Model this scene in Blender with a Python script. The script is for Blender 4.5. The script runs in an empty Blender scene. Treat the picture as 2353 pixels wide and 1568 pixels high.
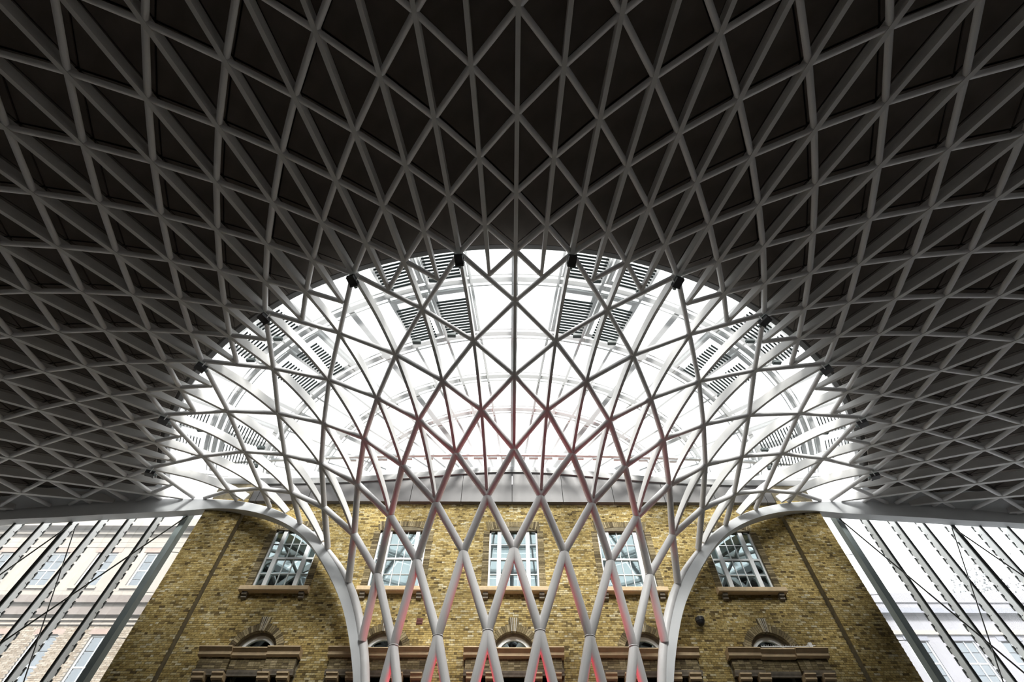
import bpy, bmesh, math, random
import numpy as np
from mathutils import Vector, Matrix, Quaternion
random.seed(7); rng = np.random.default_rng(7)
SC = bpy.context.scene
COL = SC.collection
ZO = 1.6                      # eye height: every height below is measured from the eye, the floor is at -ZO

# ------------------------------------------------------------------ camera, sky, sun, exposure
cam = bpy.data.cameras.new('camera'); camo = bpy.data.objects.new('camera', cam); COL.objects.link(camo)
cam.sensor_width = 36; cam.lens = 17.2276; cam.clip_end = 500
camo.location = (-0.153, -24.0, ZO)
camo.rotation_euler = (math.radians(90 + 55.96), 0, math.radians(-0.3227))
SC.camera = camo
W = bpy.data.worlds.new('sky'); SC.world = W; W.use_nodes = True
bg = W.node_tree.nodes['Background']
bg.inputs[0].default_value = (0.985, 0.995, 1.0, 1); bg.inputs[1].default_value = 2.6
sun = bpy.data.lights.new('sun', 'SUN'); suno = bpy.data.objects.new('sun', sun); COL.objects.link(suno)
sun.energy = 12.0; sun.angle = math.radians(17); sun.color = (1.0, 0.97, 0.92)
sd = Vector((0.12, -0.95, 0.92)).normalized()
suno.rotation_euler = sd.to_track_quat('Z', 'Y').to_euler()
for _a, _r, _t, _e in ((-31, 7.0, .2, 330), (-20, 7.0, .2, 330), (-6.5, 7.0, .2, 360), (6.5, 7.0, .2, 360), (20, 7.0, .2, 330), (31, 7.0, .2, 330)):
    # red lamps inside the funnel below the frame, washing the inner side of its tubes
    red = bpy.data.lights.new('red_uplight', 'SPOT'); redo = bpy.data.objects.new('red_uplight', red); COL.objects.link(redo)
    red.energy = _e; red.color = (1.0, 0.04, 0.09); red.spot_size = math.radians(44); red.spot_blend = 0.6; red.shadow_soft_size = 0.15
    _s, _c = math.sin(math.radians(_a)), math.cos(math.radians(_a))
    redo.location = (_r * _s, -_r * _c, 6.2)
    redo.rotation_euler = Vector((-_t * _s, _t * _c, -1)).normalized().to_track_quat('Z', 'Y').to_euler()
VS = SC.view_settings
VS.view_transform = 'Standard'; VS.look = 'None'; VS.exposure = 0.42; VS.gamma = 1.0; VS.use_curve_mapping = False

# ------------------------------------------------------------------ materials
def mat(name, col, rough=0.5, metal=0.0, noise=None, bump=None, spec=0.5):
    m = bpy.data.materials.new(name); m.use_nodes = True
    nt = m.node_tree; b = nt.nodes['Principled BSDF']
    b.inputs['Base Color'].default_value = (*col, 1); b.inputs['Roughness'].default_value = rough
    b.inputs['Metallic'].default_value = metal; b.inputs['Specular IOR Level'].default_value = spec
    if noise or bump:
        tc = nt.nodes.new('ShaderNodeTexCoord')
    if noise:
        sc, amt = noise
        n = nt.nodes.new('ShaderNodeTexNoise'); n.inputs['Scale'].default_value = sc; n.inputs['Detail'].default_value = 5
        nt.links.new(tc.outputs['Object'], n.inputs['Vector'])
        r = nt.nodes.new('ShaderNodeValToRGB')
        r.color_ramp.elements[0].position = 0.3; r.color_ramp.elements[1].position = 0.72
        r.color_ramp.elements[0].color = (*[c * (1 - amt) for c in col], 1)
        r.color_ramp.elements[1].color = (*[min(1, c * (1 + amt * .6)) for c in col], 1)
        nt.links.new(n.outputs['Fac'], r.inputs['Fac']); nt.links.new(r.outputs['Color'], b.inputs['Base Color'])
    if bump:
        sc, st = bump
        n2 = nt.nodes.new('ShaderNodeTexNoise'); n2.inputs['Scale'].default_value = sc; n2.inputs['Detail'].default_value = 4
        nt.links.new(tc.outputs['Object'], n2.inputs['Vector'])
        bp = nt.nodes.new('ShaderNodeBump'); bp.inputs['Strength'].default_value = st; bp.inputs['Distance'].default_value = 0.02
        nt.links.new(n2.outputs['Fac'], bp.inputs['Height']); nt.links.new(bp.outputs['Normal'], b.inputs['Normal'])
    return m

def glassmat(name, transp, gloss, diffuse_t=0.0, tint=(1, 1, 1), rough=0.02, gtint=(.9, .96, 1)):
    m = bpy.data.materials.new(name); m.use_nodes = True
    nt = m.node_tree; nt.nodes.clear()
    out = nt.nodes.new('ShaderNodeOutputMaterial')
    t = nt.nodes.new('ShaderNodeBsdfTransparent'); t.inputs[0].default_value = (*tint, 1)
    g = nt.nodes.new('ShaderNodeBsdfGlossy'); g.inputs['Roughness'].default_value = rough; g.inputs['Color'].default_value = (*gtint, 1)
    mx = nt.nodes.new('ShaderNodeMixShader'); mx.inputs[0].default_value = gloss / max(1e-6, gloss + transp)
    nt.links.new(t.outputs[0], mx.inputs[1]); nt.links.new(g.outputs[0], mx.inputs[2])
    last = mx
    if diffuse_t > 0:
        tr = nt.nodes.new('ShaderNodeBsdfTranslucent'); tr.inputs[0].default_value = (.97, .985, 1, 1)
        m2 = nt.nodes.new('ShaderNodeMixShader'); m2.inputs[0].default_value = diffuse_t
        nt.links.new(mx.outputs[0], m2.inputs[1]); nt.links.new(tr.outputs[0], m2.inputs[2]); last = m2
    nt.links.new(last.outputs[0], out.inputs[0])
    return m

def brickmat(name, stops, dirt=0.45, scale=0.5):
    m = bpy.data.materials.new(name); m.use_nodes = True
    nt = m.node_tree; b = nt.nodes['Principled BSDF']; b.inputs['Roughness'].default_value = 0.85
    b.inputs['Specular IOR Level'].default_value = 0.15
    a = nt.nodes.new('ShaderNodeAttribute'); a.attribute_name = 'tone'
    oi = nt.nodes.new('ShaderNodeObjectInfo')
    ad = nt.nodes.new('ShaderNodeMath'); ad.operation = 'ADD'
    fr = nt.nodes.new('ShaderNodeMath'); fr.operation = 'FRACT'
    nt.links.new(a.outputs['Fac'], ad.inputs[0]); nt.links.new(oi.outputs['Random'], ad.inputs[1]); nt.links.new(ad.outputs[0], fr.inputs[0])
    r = nt.nodes.new('ShaderNodeValToRGB'); r.color_ramp.interpolation = 'LINEAR'
    while len(r.color_ramp.elements) < len(stops): r.color_ramp.elements.new(0.5)
    for e, (p, c) in zip(r.color_ramp.elements, stops): e.position = p; e.color = (*c, 1)
    nt.links.new(fr.outputs[0], r.inputs['Fac'])
    geo = nt.nodes.new('ShaderNodeNewGeometry')
    n = nt.nodes.new('ShaderNodeTexNoise'); n.inputs['Scale'].default_value = scale; n.inputs['Detail'].default_value = 6
    nt.links.new(geo.outputs['Position'], n.inputs['Vector'])
    n3 = nt.nodes.new('ShaderNodeTexNoise'); n3.inputs['Scale'].default_value = 14; n3.inputs['Detail'].default_value = 3
    nt.links.new(geo.outputs['Position'], n3.inputs['Vector'])
    mr = nt.nodes.new('ShaderNodeMapRange'); mr.inputs['From Min'].default_value = .3; mr.inputs['From Max'].default_value = .7
    mr.inputs['To Min'].default_value = 1 - dirt; mr.inputs['To Max'].default_value = 1.15
    nt.links.new(n.outputs['Fac'], mr.inputs['Value'])
    mr2 = nt.nodes.new('ShaderNodeMapRange'); mr2.inputs['From Min'].default_value = .3; mr2.inputs['From Max'].default_value = .7
    mr2.inputs['To Min'].default_value = .65; mr2.inputs['To Max'].default_value = 1.2
    nt.links.new(n3.outputs['Fac'], mr2.inputs['Value'])
    mm = nt.nodes.new('ShaderNodeMath'); mm.operation = 'MULTIPLY'
    nt.links.new(mr.outputs[0], mm.inputs[0]); nt.links.new(mr2.outputs[0], mm.inputs[1])
    mul = nt.nodes.new('ShaderNodeVectorMath'); mul.operation = 'SCALE'
    nt.links.new(r.outputs['Color'], mul.inputs[0]); nt.links.new(mm.outputs[0], mul.inputs['Scale'])
    nt.links.new(mul.outputs[0], b.inputs['Base Color'])
    return m

M = {}
M['steel'] = mat('white_painted_steel', (.86, .85, .855), .42, noise=(3.0, .06))
M['rib'] = mat('white_painted_plate', (.84, .83, .815), .5, noise=(2.0, .06))
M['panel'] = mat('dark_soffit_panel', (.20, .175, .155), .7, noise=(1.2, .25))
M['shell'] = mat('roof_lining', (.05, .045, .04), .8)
M['lip'] = mat('grey_roof_edge', (.20, .20, .20), .45, .0)
M['fair'] = mat('painted_beam_cladding', (.74, .76, .78), .45, noise=(1.5, .05))
M['alu'] = mat('white_frame', (.84, .86, .86), .45)
M['slat'] = mat('dark_louvre', (.05, .07, .07), .5)
M['fascia'] = mat('grey_fascia_panel', (.115, .11, .11), .5, noise=(.8, .12))
M['fasciat'] = mat('pale_fascia_flange', (.22, .22, .22), .5)
M['stone'] = mat('painted_stone', (.62, .47, .29), .75, noise=(5, .15), bump=(30, .2))
M['stoneg'] = mat('weathered_bracket', (.22, .19, .15), .8, noise=(8, .3))
M['sash'] = mat('white_sash_paint', (.80, .83, .85), .4)
M['mortar'] = mat('old_mortar', (.20, .17, .11), .95, noise=(6, .3))
M['room'] = mat('dim_room_paint', (.16, .17, .18), .9)
M['hall'] = mat('hall_wall', (.22, .20, .18), .8, noise=(.6, .2))
M['floor'] = mat('stone_floor', (.17, .165, .16), .35, noise=(.5, .1))
M['ground'] = mat('asphalt', (.12, .12, .12), .9, noise=(.5, .2))
M['dark'] = mat('black_housing', (.025, .025, .028), .45)
M['steelgrey'] = mat('grey_green_steel', (.33, .39, .39), .4, noise=(2, .1))
M['fin'] = mat('pale_grey_fin', (.84, .85, .84), .45, noise=(2, .08))
M['finedge'] = mat('dark_steel_edge', (.06, .065, .06), .5)
M['rod'] = mat('grey_rod', (.13, .13, .12), .4, .5)
M['spike'] = mat('white_plastic', (.85, .85, .84), .4)
M['ventm'] = mat('rust_vent', (.17, .06, .05), .8, noise=(12, .3))
M['palestone'] = mat('pale_stone', (.19, .172, .152), .85, noise=(.6, .12))
M['cornice'] = mat('brown_string_course', (.105, .088, .08), .85, noise=(1.0, .25))
M['redlintel'] = mat('red_lintel', (.19, .14, .12), .85, noise=(2, .15))
M['palewall'] = mat('hazed_pale_wall', (.15, .148, .165), .85, noise=(.5, .1))  # bluish pale tone, the haze of distance mixed into the colour
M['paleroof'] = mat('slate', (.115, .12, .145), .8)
M['leafm'] = mat('hazed_leaf', (.16, .17, .18), .8)  # greyed leaf colour, haze painted in
M['bark'] = mat('bark', (.2, .16, .12), .9)
M['winglass'] = glassmat('sash_glass', .70, .30, tint=(.75, .85, .85), gtint=(.80, .92, .95))
M['farglass'] = glassmat('far_window_glass', .82, .18, tint=(.5, .55, .6))
M['lunglass'] = glassmat('fanlight_glass', .5, .5, tint=(.5, .6, .62), gtint=(.6, .72, .78))
M['sidepane'] = glassmat('clear_screen_glass', .96, .04, diffuse_t=.08, tint=(.99, 1, 1))
M['skypane'] = glassmat('veiled_roof_glass', .97, .03, diffuse_t=.10, tint=(.44, .45, .45))  # translucent share added as a milky veil, to pale the rafters above
M['strip'] = bpy.data.materials.new('lamp_tube'); M['strip'].use_nodes = True
_b = M['strip'].node_tree.nodes['Principled BSDF']; _b.inputs['Emission Color'].default_value = (1, .97, .9, 1); _b.inputs['Emission Strength'].default_value = 2.5
STOCK = [(0, (.12, .085, .04)), (.05, (.22, .16, .065)), (.15, (.36, .26, .095)), (.45, (.47, .35, .13)), (.74, (.54, .42, .18)), (.92, (.58, .48, .26)), (1, (.68, .61, .42))]
M['brick'] = brickmat('stock_brick', STOCK)
M['dbrick'] = brickmat('sooty_brick', [(0, (.11, .085, .05)), (.5, (.24, .19, .10)), (1, (.40, .33, .20))], .3)
M['pbrick'] = brickmat('pale_brick', [(0, (.145, .115, .085)), (.5, (.195, .165, .13)), (1, (.25, .22, .185))], .15)

# ------------------------------------------------------------------ object helpers
WLOC = {}
def wloc(o):
    v = Vector((0, 0, 0))
    while o is not None: v = v + o.location; o = o.parent
    return v

def put(o, parent=None, loc=None):
    COL.objects.link(o)
    if parent is not None:
        o.parent = parent
        o.location = (Vector(loc) if loc is not None else Vector((0, 0, 0))) - wloc(parent)
    elif loc is not None:
        o.location = loc
    return o

def tag(o, label=None, cat=None, group=None, kind=None):
    if label: o['label'] = label
    if cat: o['category'] = cat
    if group: o['group'] = group
    if kind: o['kind'] = kind
    return o

def thing(name, loc, label=None, cat=None, group=None, kind=None):
    o = bpy.data.objects.new(name, None); o.empty_display_size = .3
    COL.objects.link(o); o.location = (loc[0], loc[1], loc[2] + ZO)
    return tag(o, label, cat, group, kind)

def mk(name, V, F, m, parent=None, smooth=False, tone=None, kind=None, label=None):
    """mesh object from vertices given with heights above the eye; origin at the mesh's middle"""
    V = np.asarray(V, float) + np.array([0, 0, ZO])
    c = (V.min(0) + V.max(0)) / 2
    me = bpy.data.meshes.new(name)
    me.from_pydata((V - c).tolist(), [], F)
    if tone is not None:
        at = me.attributes.new('tone', 'FLOAT', 'POINT'); at.data.foreach_set('value', np.asarray(tone, np.float32))
    me.materials.append(M[m] if isinstance(m, str) else m)
    if smooth: me.polygons.foreach_set('use_smooth', [True] * len(me.polygons))
    me.update()
    o = bpy.data.objects.new(name, me)
    put(o, parent, c)
    if kind: o['kind'] = kind
    if label: o['label'] = label
    return o

BOXF = [(0, 3, 2, 1), (4, 5, 6, 7), (0, 1, 5, 4), (1, 2, 6, 5), (2, 3, 7, 6), (3, 0, 4, 7)]
def boxv(x0, x1, y0, y1, z0, z1):
    return [(x0, y0, z0), (x1, y0, z0), (x1, y1, z0), (x0, y1, z0), (x0, y0, z1), (x1, y0, z1), (x1, y1, z1), (x0, y1, z1)]

class MB:
    def __init__(s): s.V = []; s.F = []; s.T = []
    def add(s, V, F, t=0.0):
        n = len(s.V); s.V += [tuple(v) for v in V]; s.F += [tuple(i + n for i in f) for f in F]; s.T += [t] * len(V); return s
    def box(s, *a, t=0.0): return s.add(boxv(*a), BOXF, t)
    def build(s, name, m, parent=None, **k):
        if k.pop('tone', False): k['tone'] = s.T
        return mk(name, s.V, s.F, m, parent, **k)

def box(name, a, m, parent=None, **k): return mk(name, boxv(*a), BOXF, m, parent, **k)

def ring_pts(c, ax1, ax2, r, n):
    return [c + ax1 * (r * math.cos(2 * math.pi * i / n)) + ax2 * (r * math.sin(2 * math.pi * i / n)) for i in range(n)]

def tube_geo(a, b, r, n=10):
    a = Vector(a); b = Vector(b); d = (b - a).normalized()
    u = d.orthogonal().normalized(); w = d.cross(u)
    V = ring_pts(a, u, w, r, n) + ring_pts(b, u, w, r, n)
    F = [(i, (i + 1) % n, n + (i + 1) % n, n + i) for i in range(n)] + [tuple(range(n - 1, -1, -1)), tuple(range(n, 2 * n))]
    return V, F

def cylmesh(name, n, m):
    V, F = tube_geo((0, 0, 0), (0, 0, 1), 1, n)
    me = bpy.data.meshes.new(name); me.from_pydata([tuple(v) for v in V], [], F); me.materials.append(M[m])
    me.polygons.foreach_set('use_smooth', [len(p.vertices) == 4 for p in me.polygons]); me.update()
    return me
CYL = {}
def tube(name, a, b, r, m, parent=None, n=14):
    """a straight tube as an object of its own; alike tubes share one unit mesh"""
    k = (n, m)
    if k not in CYL: CYL[k] = cylmesh('tube_mesh', n, m)
    a = Vector(a) + Vector((0, 0, ZO)); b = Vector(b) + Vector((0, 0, ZO)); d = b - a
    o = bpy.data.objects.new(name, CYL[k])
    put(o, parent, a)
    o.rotation_mode = 'QUATERNION'; o.rotation_quaternion = d.to_track_quat('Z', 'Y'); o.scale = (r, r, d.length)
    return o

UB = {}
def ubox(name, a, m, parent=None):
    """axis-aligned box sharing one unit mesh per material"""
    if m not in UB:
        me = bpy.data.meshes.new('box_mesh'); me.from_pydata(boxv(-.5, .5, -.5, .5, -.5, .5), [], BOXF); me.materials.append(M[m]); UB[m] = me
    o = bpy.data.objects.new(name, UB[m])
    put(o, parent, ((a[0] + a[1]) / 2, (a[2] + a[3]) / 2, (a[4] + a[5]) / 2 + ZO)); o.scale = (a[1] - a[0], a[3] - a[2], a[5] - a[4])
    return o

def ribbon(prof, closed_ends=True):
    """list of cross-sections (each a list of n points) -> swept solid"""
    n = len(prof[0]); V = [p for s in prof for p in s]; F = []
    for i in range(len(prof) - 1):
        for j in range(n):
            F.append((i * n + j, i * n + (j + 1) % n, (i + 1) * n + (j + 1) % n, (i + 1) * n + j))
    if closed_ends: F += [tuple(range(n - 1, -1, -1)), tuple((len(prof) - 1) * n + j for j in range(n))]
    return V, F

def xprism(prof, x0, x1):
    """profile of (y, z) swept along x"""
    n = len(prof)
    V = [(x0, y, z) for y, z in prof] + [(x1, y, z) for y, z in prof]
    F = [(i, n + i, n + (i + 1) % n, (i + 1) % n) for i in range(n)] + [tuple(range(n)), tuple(range(2 * n - 1, n - 1, -1))]
    return V, F

# photo size of a short piece, to choose which repeats become parts of their own
_p = math.radians(55.96)
def view(P):
    x = P[0] + .153; y = P[1] + 24; z = P[2]
    d = y * math.cos(_p) + z * math.sin(_p); u = -y * math.sin(_p) + z * math.cos(_p)
    if d < .1: return None
    return 1176.5 + 1126 * x / d, 784 - 1126 * u / d, d
def photo_size(pts):
    q = [view(p) for p in pts]
    if any(v is None for v in q): return 0
    xs = [v[0] for v in q]; ys = [v[1] for v in q]
    if max(xs) < 0 or min(xs) > 2353 or max(ys) < 0 or min(ys) > 1568: return 0
    return max(max(xs) - min(xs), max(ys) - min(ys))

# ------------------------------------------------------------------ the shell: a surface of revolution about the z axis
D = 24.0
LEV = [-3, -2, -1, 0, 1, 2, 3, 4, 5, 6, 7, 7.5, 8, 9, 10, 11, 12, 13, 14, 15, 16, 17, 18]
RR = [.297, .300, .309, .3268, .3530, .3885, .4358, .4866, .5344, .5896, .6507, .6941, .7306, .7692, .8115, .8554, .9027, .9520, 1.0036, 1.058, 1.115, 1.175, 1.238]
ZZ = [-.0667, .060, .196, .3191, .4198, .4861, .5357, .572, .5955, .6127, .6210, .6203, .6175, .6150, .6129, .6103, .6065, .6025, .5985, .594, .589, .583, .577]
RL = {k: r * D for k, r in zip(LEV, RR)}; ZL = {k: z * D for k, z in zip(LEV, ZZ)}
rv = np.array(RR) * D; zv = np.array(ZZ) * D
def zsurf(r):
    r = min(r, rv[-1] + (r - rv[-1]) if r > rv[-1] else r)
    if r > rv[-1]: return float(zv[-1] - .10 * (r - rv[-1]))
    return float(np.interp(r, rv, zv))
def nrm(r):                                    # (dr, dz) of the outward/upward normal in the meridian plane
    h = .25; k = (zsurf(r + h) - zsurf(r - h)) / (2 * h)
    l = math.hypot(1, k); return -k / l, 1 / l
_bx = [0, 4.5, 5.0, 5.5, 6.1, 6.7, 7.4, 8.8, 10, 11, 12.9, 15.2, 18.8, 22.2, 26, 60]
_by = [-6.1, -6.1, -6.07, -6.0, -5.9, -5.85, -5.75, -5.68, -5.62, -5.5, -5.22, -4.95, -4.95, -4.83, -4.6, -4.4]
def yb(x): return float(np.interp(abs(x), _bx, _by))
DL = math.radians(6)
def pol(r, n, z): th = n * DL; return Vector((r * math.sin(th), -r * math.cos(th), z))
def node(k, n): return pol(RL[k], n, ZL[k])
def inside(P): return P[1] <= yb(P[0])
def clip(a, b):
    """keep the part of a-b in front of the edge beams"""
    ia, ib = inside(a), inside(b)
    if ia and ib: return a, b
    if not ia and not ib: return None
    if not ia: a, b = b, a
    lo, hi = 0.0, 1.0
    for _ in range(24):
        m = (lo + hi) / 2
        if inside(a.lerp(b, m)): lo = m
        else: hi = m
    c = a.lerp(b, lo)
    return (a, c) if (c - a).length > .12 else None

# ------------------------------------------------------------------ large structure: floor, ground, roof lining
mk('floor', [(-45, -52, -ZO), (45, -52, -ZO), (45, -4.3, -ZO), (-45, -4.3, -ZO)], [(0, 1, 2, 3)], 'floor', kind='structure')
mk('ground', [(-160, -160, -ZO - .05), (160, -160, -ZO - .05), (160, 160, -ZO - .05), (-160, 160, -ZO - .05)], [(0, 1, 2, 3)], 'ground', kind='structure')

ceil = thing('ceiling', (0, -20, 15), kind='structure')
rs = [17.48, 17.85, 18.3, 19, 19.8, 20.6, 21.5, 22.5, 23.6, 24.8, 26, 27.3, 28.7, 30.2, 32, 34, 36, 38.5]
NS = 72
V = []; F = []
for dz in (0.62, 0.80):
    for r in rs:
        th = math.acos(min(.999, -(yb(r) + .25) / r)) if r > 5 else 1
        for _ in range(3):
            th = math.acos(min(.999, -(yb(r * math.sin(th)) + .25) / r))
        for j in range(NS + 1):
            a = th * (2 * j / NS - 1)
            V.append((r * math.sin(a), -r * math.cos(a), zsurf(r) + dz))
nr = len(rs); st = NS + 1; off = nr * st
for i in range(nr - 1):
    for j in range(NS):
        a = i * st + j
        F.append((a, a + 1, a + st + 1, a + st)); F.append((off + a, off + a + st, off + a + st + 1, off + a + 1))
for i in range(nr - 1):
    for j in (0, NS):
        a = i * st + j; F.append((a, a + st, off + a + st, off + a))
for j in range(NS):
    for i in (0, nr - 1):
        a = i * st + j; F.append((a, a + 1, off + a + 1, off + a))
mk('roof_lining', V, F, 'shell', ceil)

# perimeter wall of the hall, behind and beside the camera
S = []
for j in range(49):
    a = math.radians(-96.5 + 193 * j / 48); S.append([(37.6 * math.sin(a), -37.6 * math.cos(a), -ZO), (38.0 * math.sin(a), -38.0 * math.cos(a), -ZO), (38.0 * math.sin(a), -38.0 * math.cos(a), 14.2), (37.6 * math.sin(a), -37.6 * math.cos(a), 14.2)])
V, F = ribbon(S); mk('wall_front', V, F, 'hall', kind='structure')
for s in (-1, 1):
    x0, x1 = sorted((s * 32.8, s * 37.8)); box('wall_%s' % ('left' if s < 0 else 'right'), (x0, x1, -4.3, -3.9, -ZO, 15.0), 'hall', kind='structure')

# triangular soffit panels between the ribs, each a part of the ceiling
tri = []
rl = [k for k in LEV if k >= 8]
for h in range(-27, 28):                      # half steps: strip between rib h/2 and (h+1)/2
    n0, n1 = h / 2, (h + 1) / 2
    for i, k in enumerate(rl):
        on0 = (k % 2 == 0) == (h % 2 == 0)    # levels 8, 10 .. sit on whole ribs
        na, nb = (n0, n1) if on0 else (n1, n0)
        if i + 2 < len(rl):
            tri.append(((k, na), (rl[i + 2], na), (rl[i + 1], nb)))
        if i == 0:
            tri.append(((k, na), (rl[i + 1], nb), (k, nb)))
pan = []
for t in tri:
    P = []
    for k, n in t:
        r = RL[k]; a, b = nrm(r); P.append(pol(r + a * .42, n, ZL[k] + b * .44))
    if any(p[1] > yb(p[0]) + .3 for p in P): continue
    c = (P[0] + P[1] + P[2]) / 3
    P = [c + (p - c) * .955 for p in P]
    if P[0][2] - 0 and (P[1] - P[0]).cross(P[2] - P[0]).z > 0: P = [P[0], P[2], P[1]]
    pan.append((photo_size(P), P))
pan.sort(key=lambda t: -t[0])
TF = [(0, 1, 2), (5, 4, 3), (0, 3, 4, 1), (1, 4, 5, 2), (2, 5, 3, 0)]
rest = MB()
for i, (s, P) in enumerate(pan):
    Vp = [tuple(p) for p in P] + [(p.x, p.y, p.z + .05) for p in P]
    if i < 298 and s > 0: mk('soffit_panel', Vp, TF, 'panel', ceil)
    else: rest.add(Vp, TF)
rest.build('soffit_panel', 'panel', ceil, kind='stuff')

# stepped dark rim of the opaque roof around the glazed opening
def arc_strip(r0, r1, z0, z1, t, n=60, lim=1.30):
    S = []
    for j in range(n + 1):
        a = lim * (2 * j / n - 1); s, c = math.sin(a), -math.cos(a)
        S.append([(r0 * s, r0 * c, z0), (r1 * s, r1 * c, z1), (r1 * s, r1 * c, z1 + t), (r0 * s, r0 * c, z0 + t)])
    return ribbon(S)
for i, (a, b, z) in enumerate(((17.30, 17.52, 15.50), (17.57, 17.73, 15.46), (17.78, 17.98, 15.42))):
    V, F = arc_strip(a, b, z, z, .34 if i == 0 else .12, lim=1.285)
    mk('trim_%d' % (i + 1), V, F, 'lip', kind='structure')

# ------------------------------------------------------------------ brick front of the old building
YW = -4.7; XE = 14.08
UX = [-9.5, -4.85, 0.02, 4.80, 9.53]          # upper windows
LX = [-9.40, -4.80, 0.02, 4.84, 9.48]         # fanlights
wall = thing('wall_back', (0, YW, -ZO), kind='structure')
HW = 1.06; ZS, ZH = 10.76, 13.42
def head_z(dx): return ZH + .20 * (1 - (dx / HW) ** 2)
ZC, RO = 8.32, .80                             # fanlight centre height and opening radius

def cells(xb, zb, holes, y0, y1, mb):
    for i in range(len(xb) - 1):
        for j in range(len(zb) - 1):
            cx = (xb[i] + xb[i + 1]) / 2; cz = (zb[j] + zb[j + 1]) / 2
            if any(h[0] < cx < h[1] and h[2] < cz < h[3] for h in holes): continue
            mb.box(xb[i], xb[i + 1], y0, y1, zb[j], zb[j + 1])
holes = [(x - HW, x + HW, ZS, ZH) for x in UX] + [(x - RO, x + RO, ZC, ZC + RO) for x in LX] + [(x - 1.25, x + 1.25, 4.0, 7.70) for x in LX]
xb = sorted(set([-XE, XE] + [h[0] for h in holes] + [h[1] for h in holes]))
zb = sorted(set([-ZO, 16.0] + [h[2] for h in holes] + [h[3] for h in holes]))
mb = MB(); cells(xb, zb, holes, YW + .012, YW + .40, mb)
for x in LX:                                   # masonry left around each round head
    n = 16
    for i in range(n):
        a0, a1 = math.pi * i / n, math.pi * (i + 1) / n
        q = []
        for a in (a0, a1):
            c, s = math.cos(a), math.sin(a); k = 1 / max(abs(c), abs(s))
            q += [(x + RO * c, ZC + RO * s), (x + RO * c * k, ZC + RO * s * k)]
        Vq = [(px, y, pz) for y in (YW + .012, YW + .40) for px, pz in (q[0], q[1], q[3], q[2])]
        mb.add(Vq, BOXF)
for x in UX:
    n = 10
    for i in range(n):
        d0, d1 = HW * (2 * i / n - 1), HW * (2 * (i + 1) / n - 1)
        Vq = [(px, y, pz) for y in (YW + .012, YW + .40) for px, pz in ((x + d0, head_z(d0)), (x + d1, head_z(d1)), (x + d1, ZH + .201), (x + d0, ZH + .201))]
        mb.add(Vq, BOXF)
mb.build('mortar_backing', 'mortar', wall)
box('gable_wall', (-XE, -XE + .4, YW + .4, 0, -ZO, 16.4), 'mortar', wall); box('gable_wall', (XE - .4, XE, YW + .4, 0, -ZO, 16.4), 'mortar', wall)

# bricks: Flemish bond, cut at the openings; the outermost bays stand proud
CO = .075; BL, BH_, JT = .215, .1025, .010
def cuts(z):
    iv = []
    for x in UX:
        if ZS - .02 < z < ZH: iv.append((x - HW, x + HW))
        elif ZH <= z < ZH + .46: iv.append((x - HW - .10, x + HW + .10))
    for x in LX:
        if ZC <= z < ZC + 1.06:
            hw = math.sqrt(max(0, 1.06 ** 2 - (z - ZC) ** 2)); iv.append((x - hw, x + hw))
        elif 7.42 < z < ZC + .10: iv.append((x - 1.78, x + 1.78))
        if ZC + .95 < z < ZC + 1.30: iv.append((x - .20, x + .20))
    return iv
bricks = []
Z0, Z1 = 6.0, 14.90
nrow = int((Z1 - Z0) / CO)
for rI in range(nrow):
    z = Z0 + rI * CO
    for sec, yo in (((-XE, -12.33), -.28), ((-12.33, 12.33), 0.0), ((12.33, XE), -.28)):
        x = sec[0] - (.1625 if rI % 2 else 0.0); k = 0
        iv = cuts(z + CO / 2)
        while x < sec[1]:
            L = BL if k % 2 == 0 else BH_; a, b = max(x, sec[0]), min(x + L, sec[1]); x += L + JT; k += 1
            seg = [(a, b)]
            for c0, c1 in iv:
                ns = []
                for s0, s1 in seg:
                    if s1 <= c0 or s0 >= c1: ns.append((s0, s1)); continue
                    if s0 < c0: ns.append((s0, c0))
                    if s1 > c1: ns.append((c1, s1))
                seg = ns
            for s0, s1 in seg:
                if s1 - s0 < .025: continue
                bricks.append((s0, s1, YW + yo - rng.uniform(-.003, .006), z, z + CO - JT))
B = np.array(bricks)
size = np.zeros(len(B))
for i, b in enumerate(B):
    if b[1] - b[0] > .21: size[i] = photo_size([(b[0], b[2], b[3]), (b[1], b[2], b[4])])
    if photo_size([(b[0], b[2], b[3])] * 2) == 0 and size[i] < 1: size[i] = 0
order = np.argsort(-size); single = [i for i in order if abs(B[i][0]) < 6 and B[i][3] > 7.5][:298]
ss = set(int(i) for i in single)
me = bpy.data.meshes.new('brick_mesh'); me.from_pydata(boxv(0, BL, 0, .03, 0, CO - JT), [], BOXF); me.materials.append(M['brick'])
for i in single:
    b = B[i]; o = bpy.data.objects.new('brick', me); put(o, wall, (b[0], b[2], b[3] + ZO))
rb = MB()
keep = np.array([i for i in range(len(B)) if i not in ss])
Q = B[keep]; n = len(Q)
Vb = np.zeros((n, 8, 3))
for j, (xi, yi, zi) in enumerate([(0, 0, 3), (1, 0, 3), (1, 1, 3), (0, 1, 3), (0, 0, 4), (1, 0, 4), (1, 1, 4), (0, 1, 4)]):
    Vb[:, j, 0] = Q[:, xi]; Vb[:, j, 1] = Q[:, 2] + (.03 if yi else 0); Vb[:, j, 2] = Q[:, zi]
BF5 = [(0, 1, 5, 4), (0, 3, 2, 1), (4, 5, 6, 7), (1, 2, 6, 5), (3, 0, 4, 7)]
Fb = (np.array(BF5)[None] + (np.arange(n) * 8)[:, None, None]).reshape(-1, 4)
tn = rng.uniform(0, 1, n); tn = np.where((Q[:, 1] - Q[:, 0] > .15) & (rng.uniform(0, 1, n) < .75), .15 + .84 * tn, tn)
tone = np.repeat(tn, 8)
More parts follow.
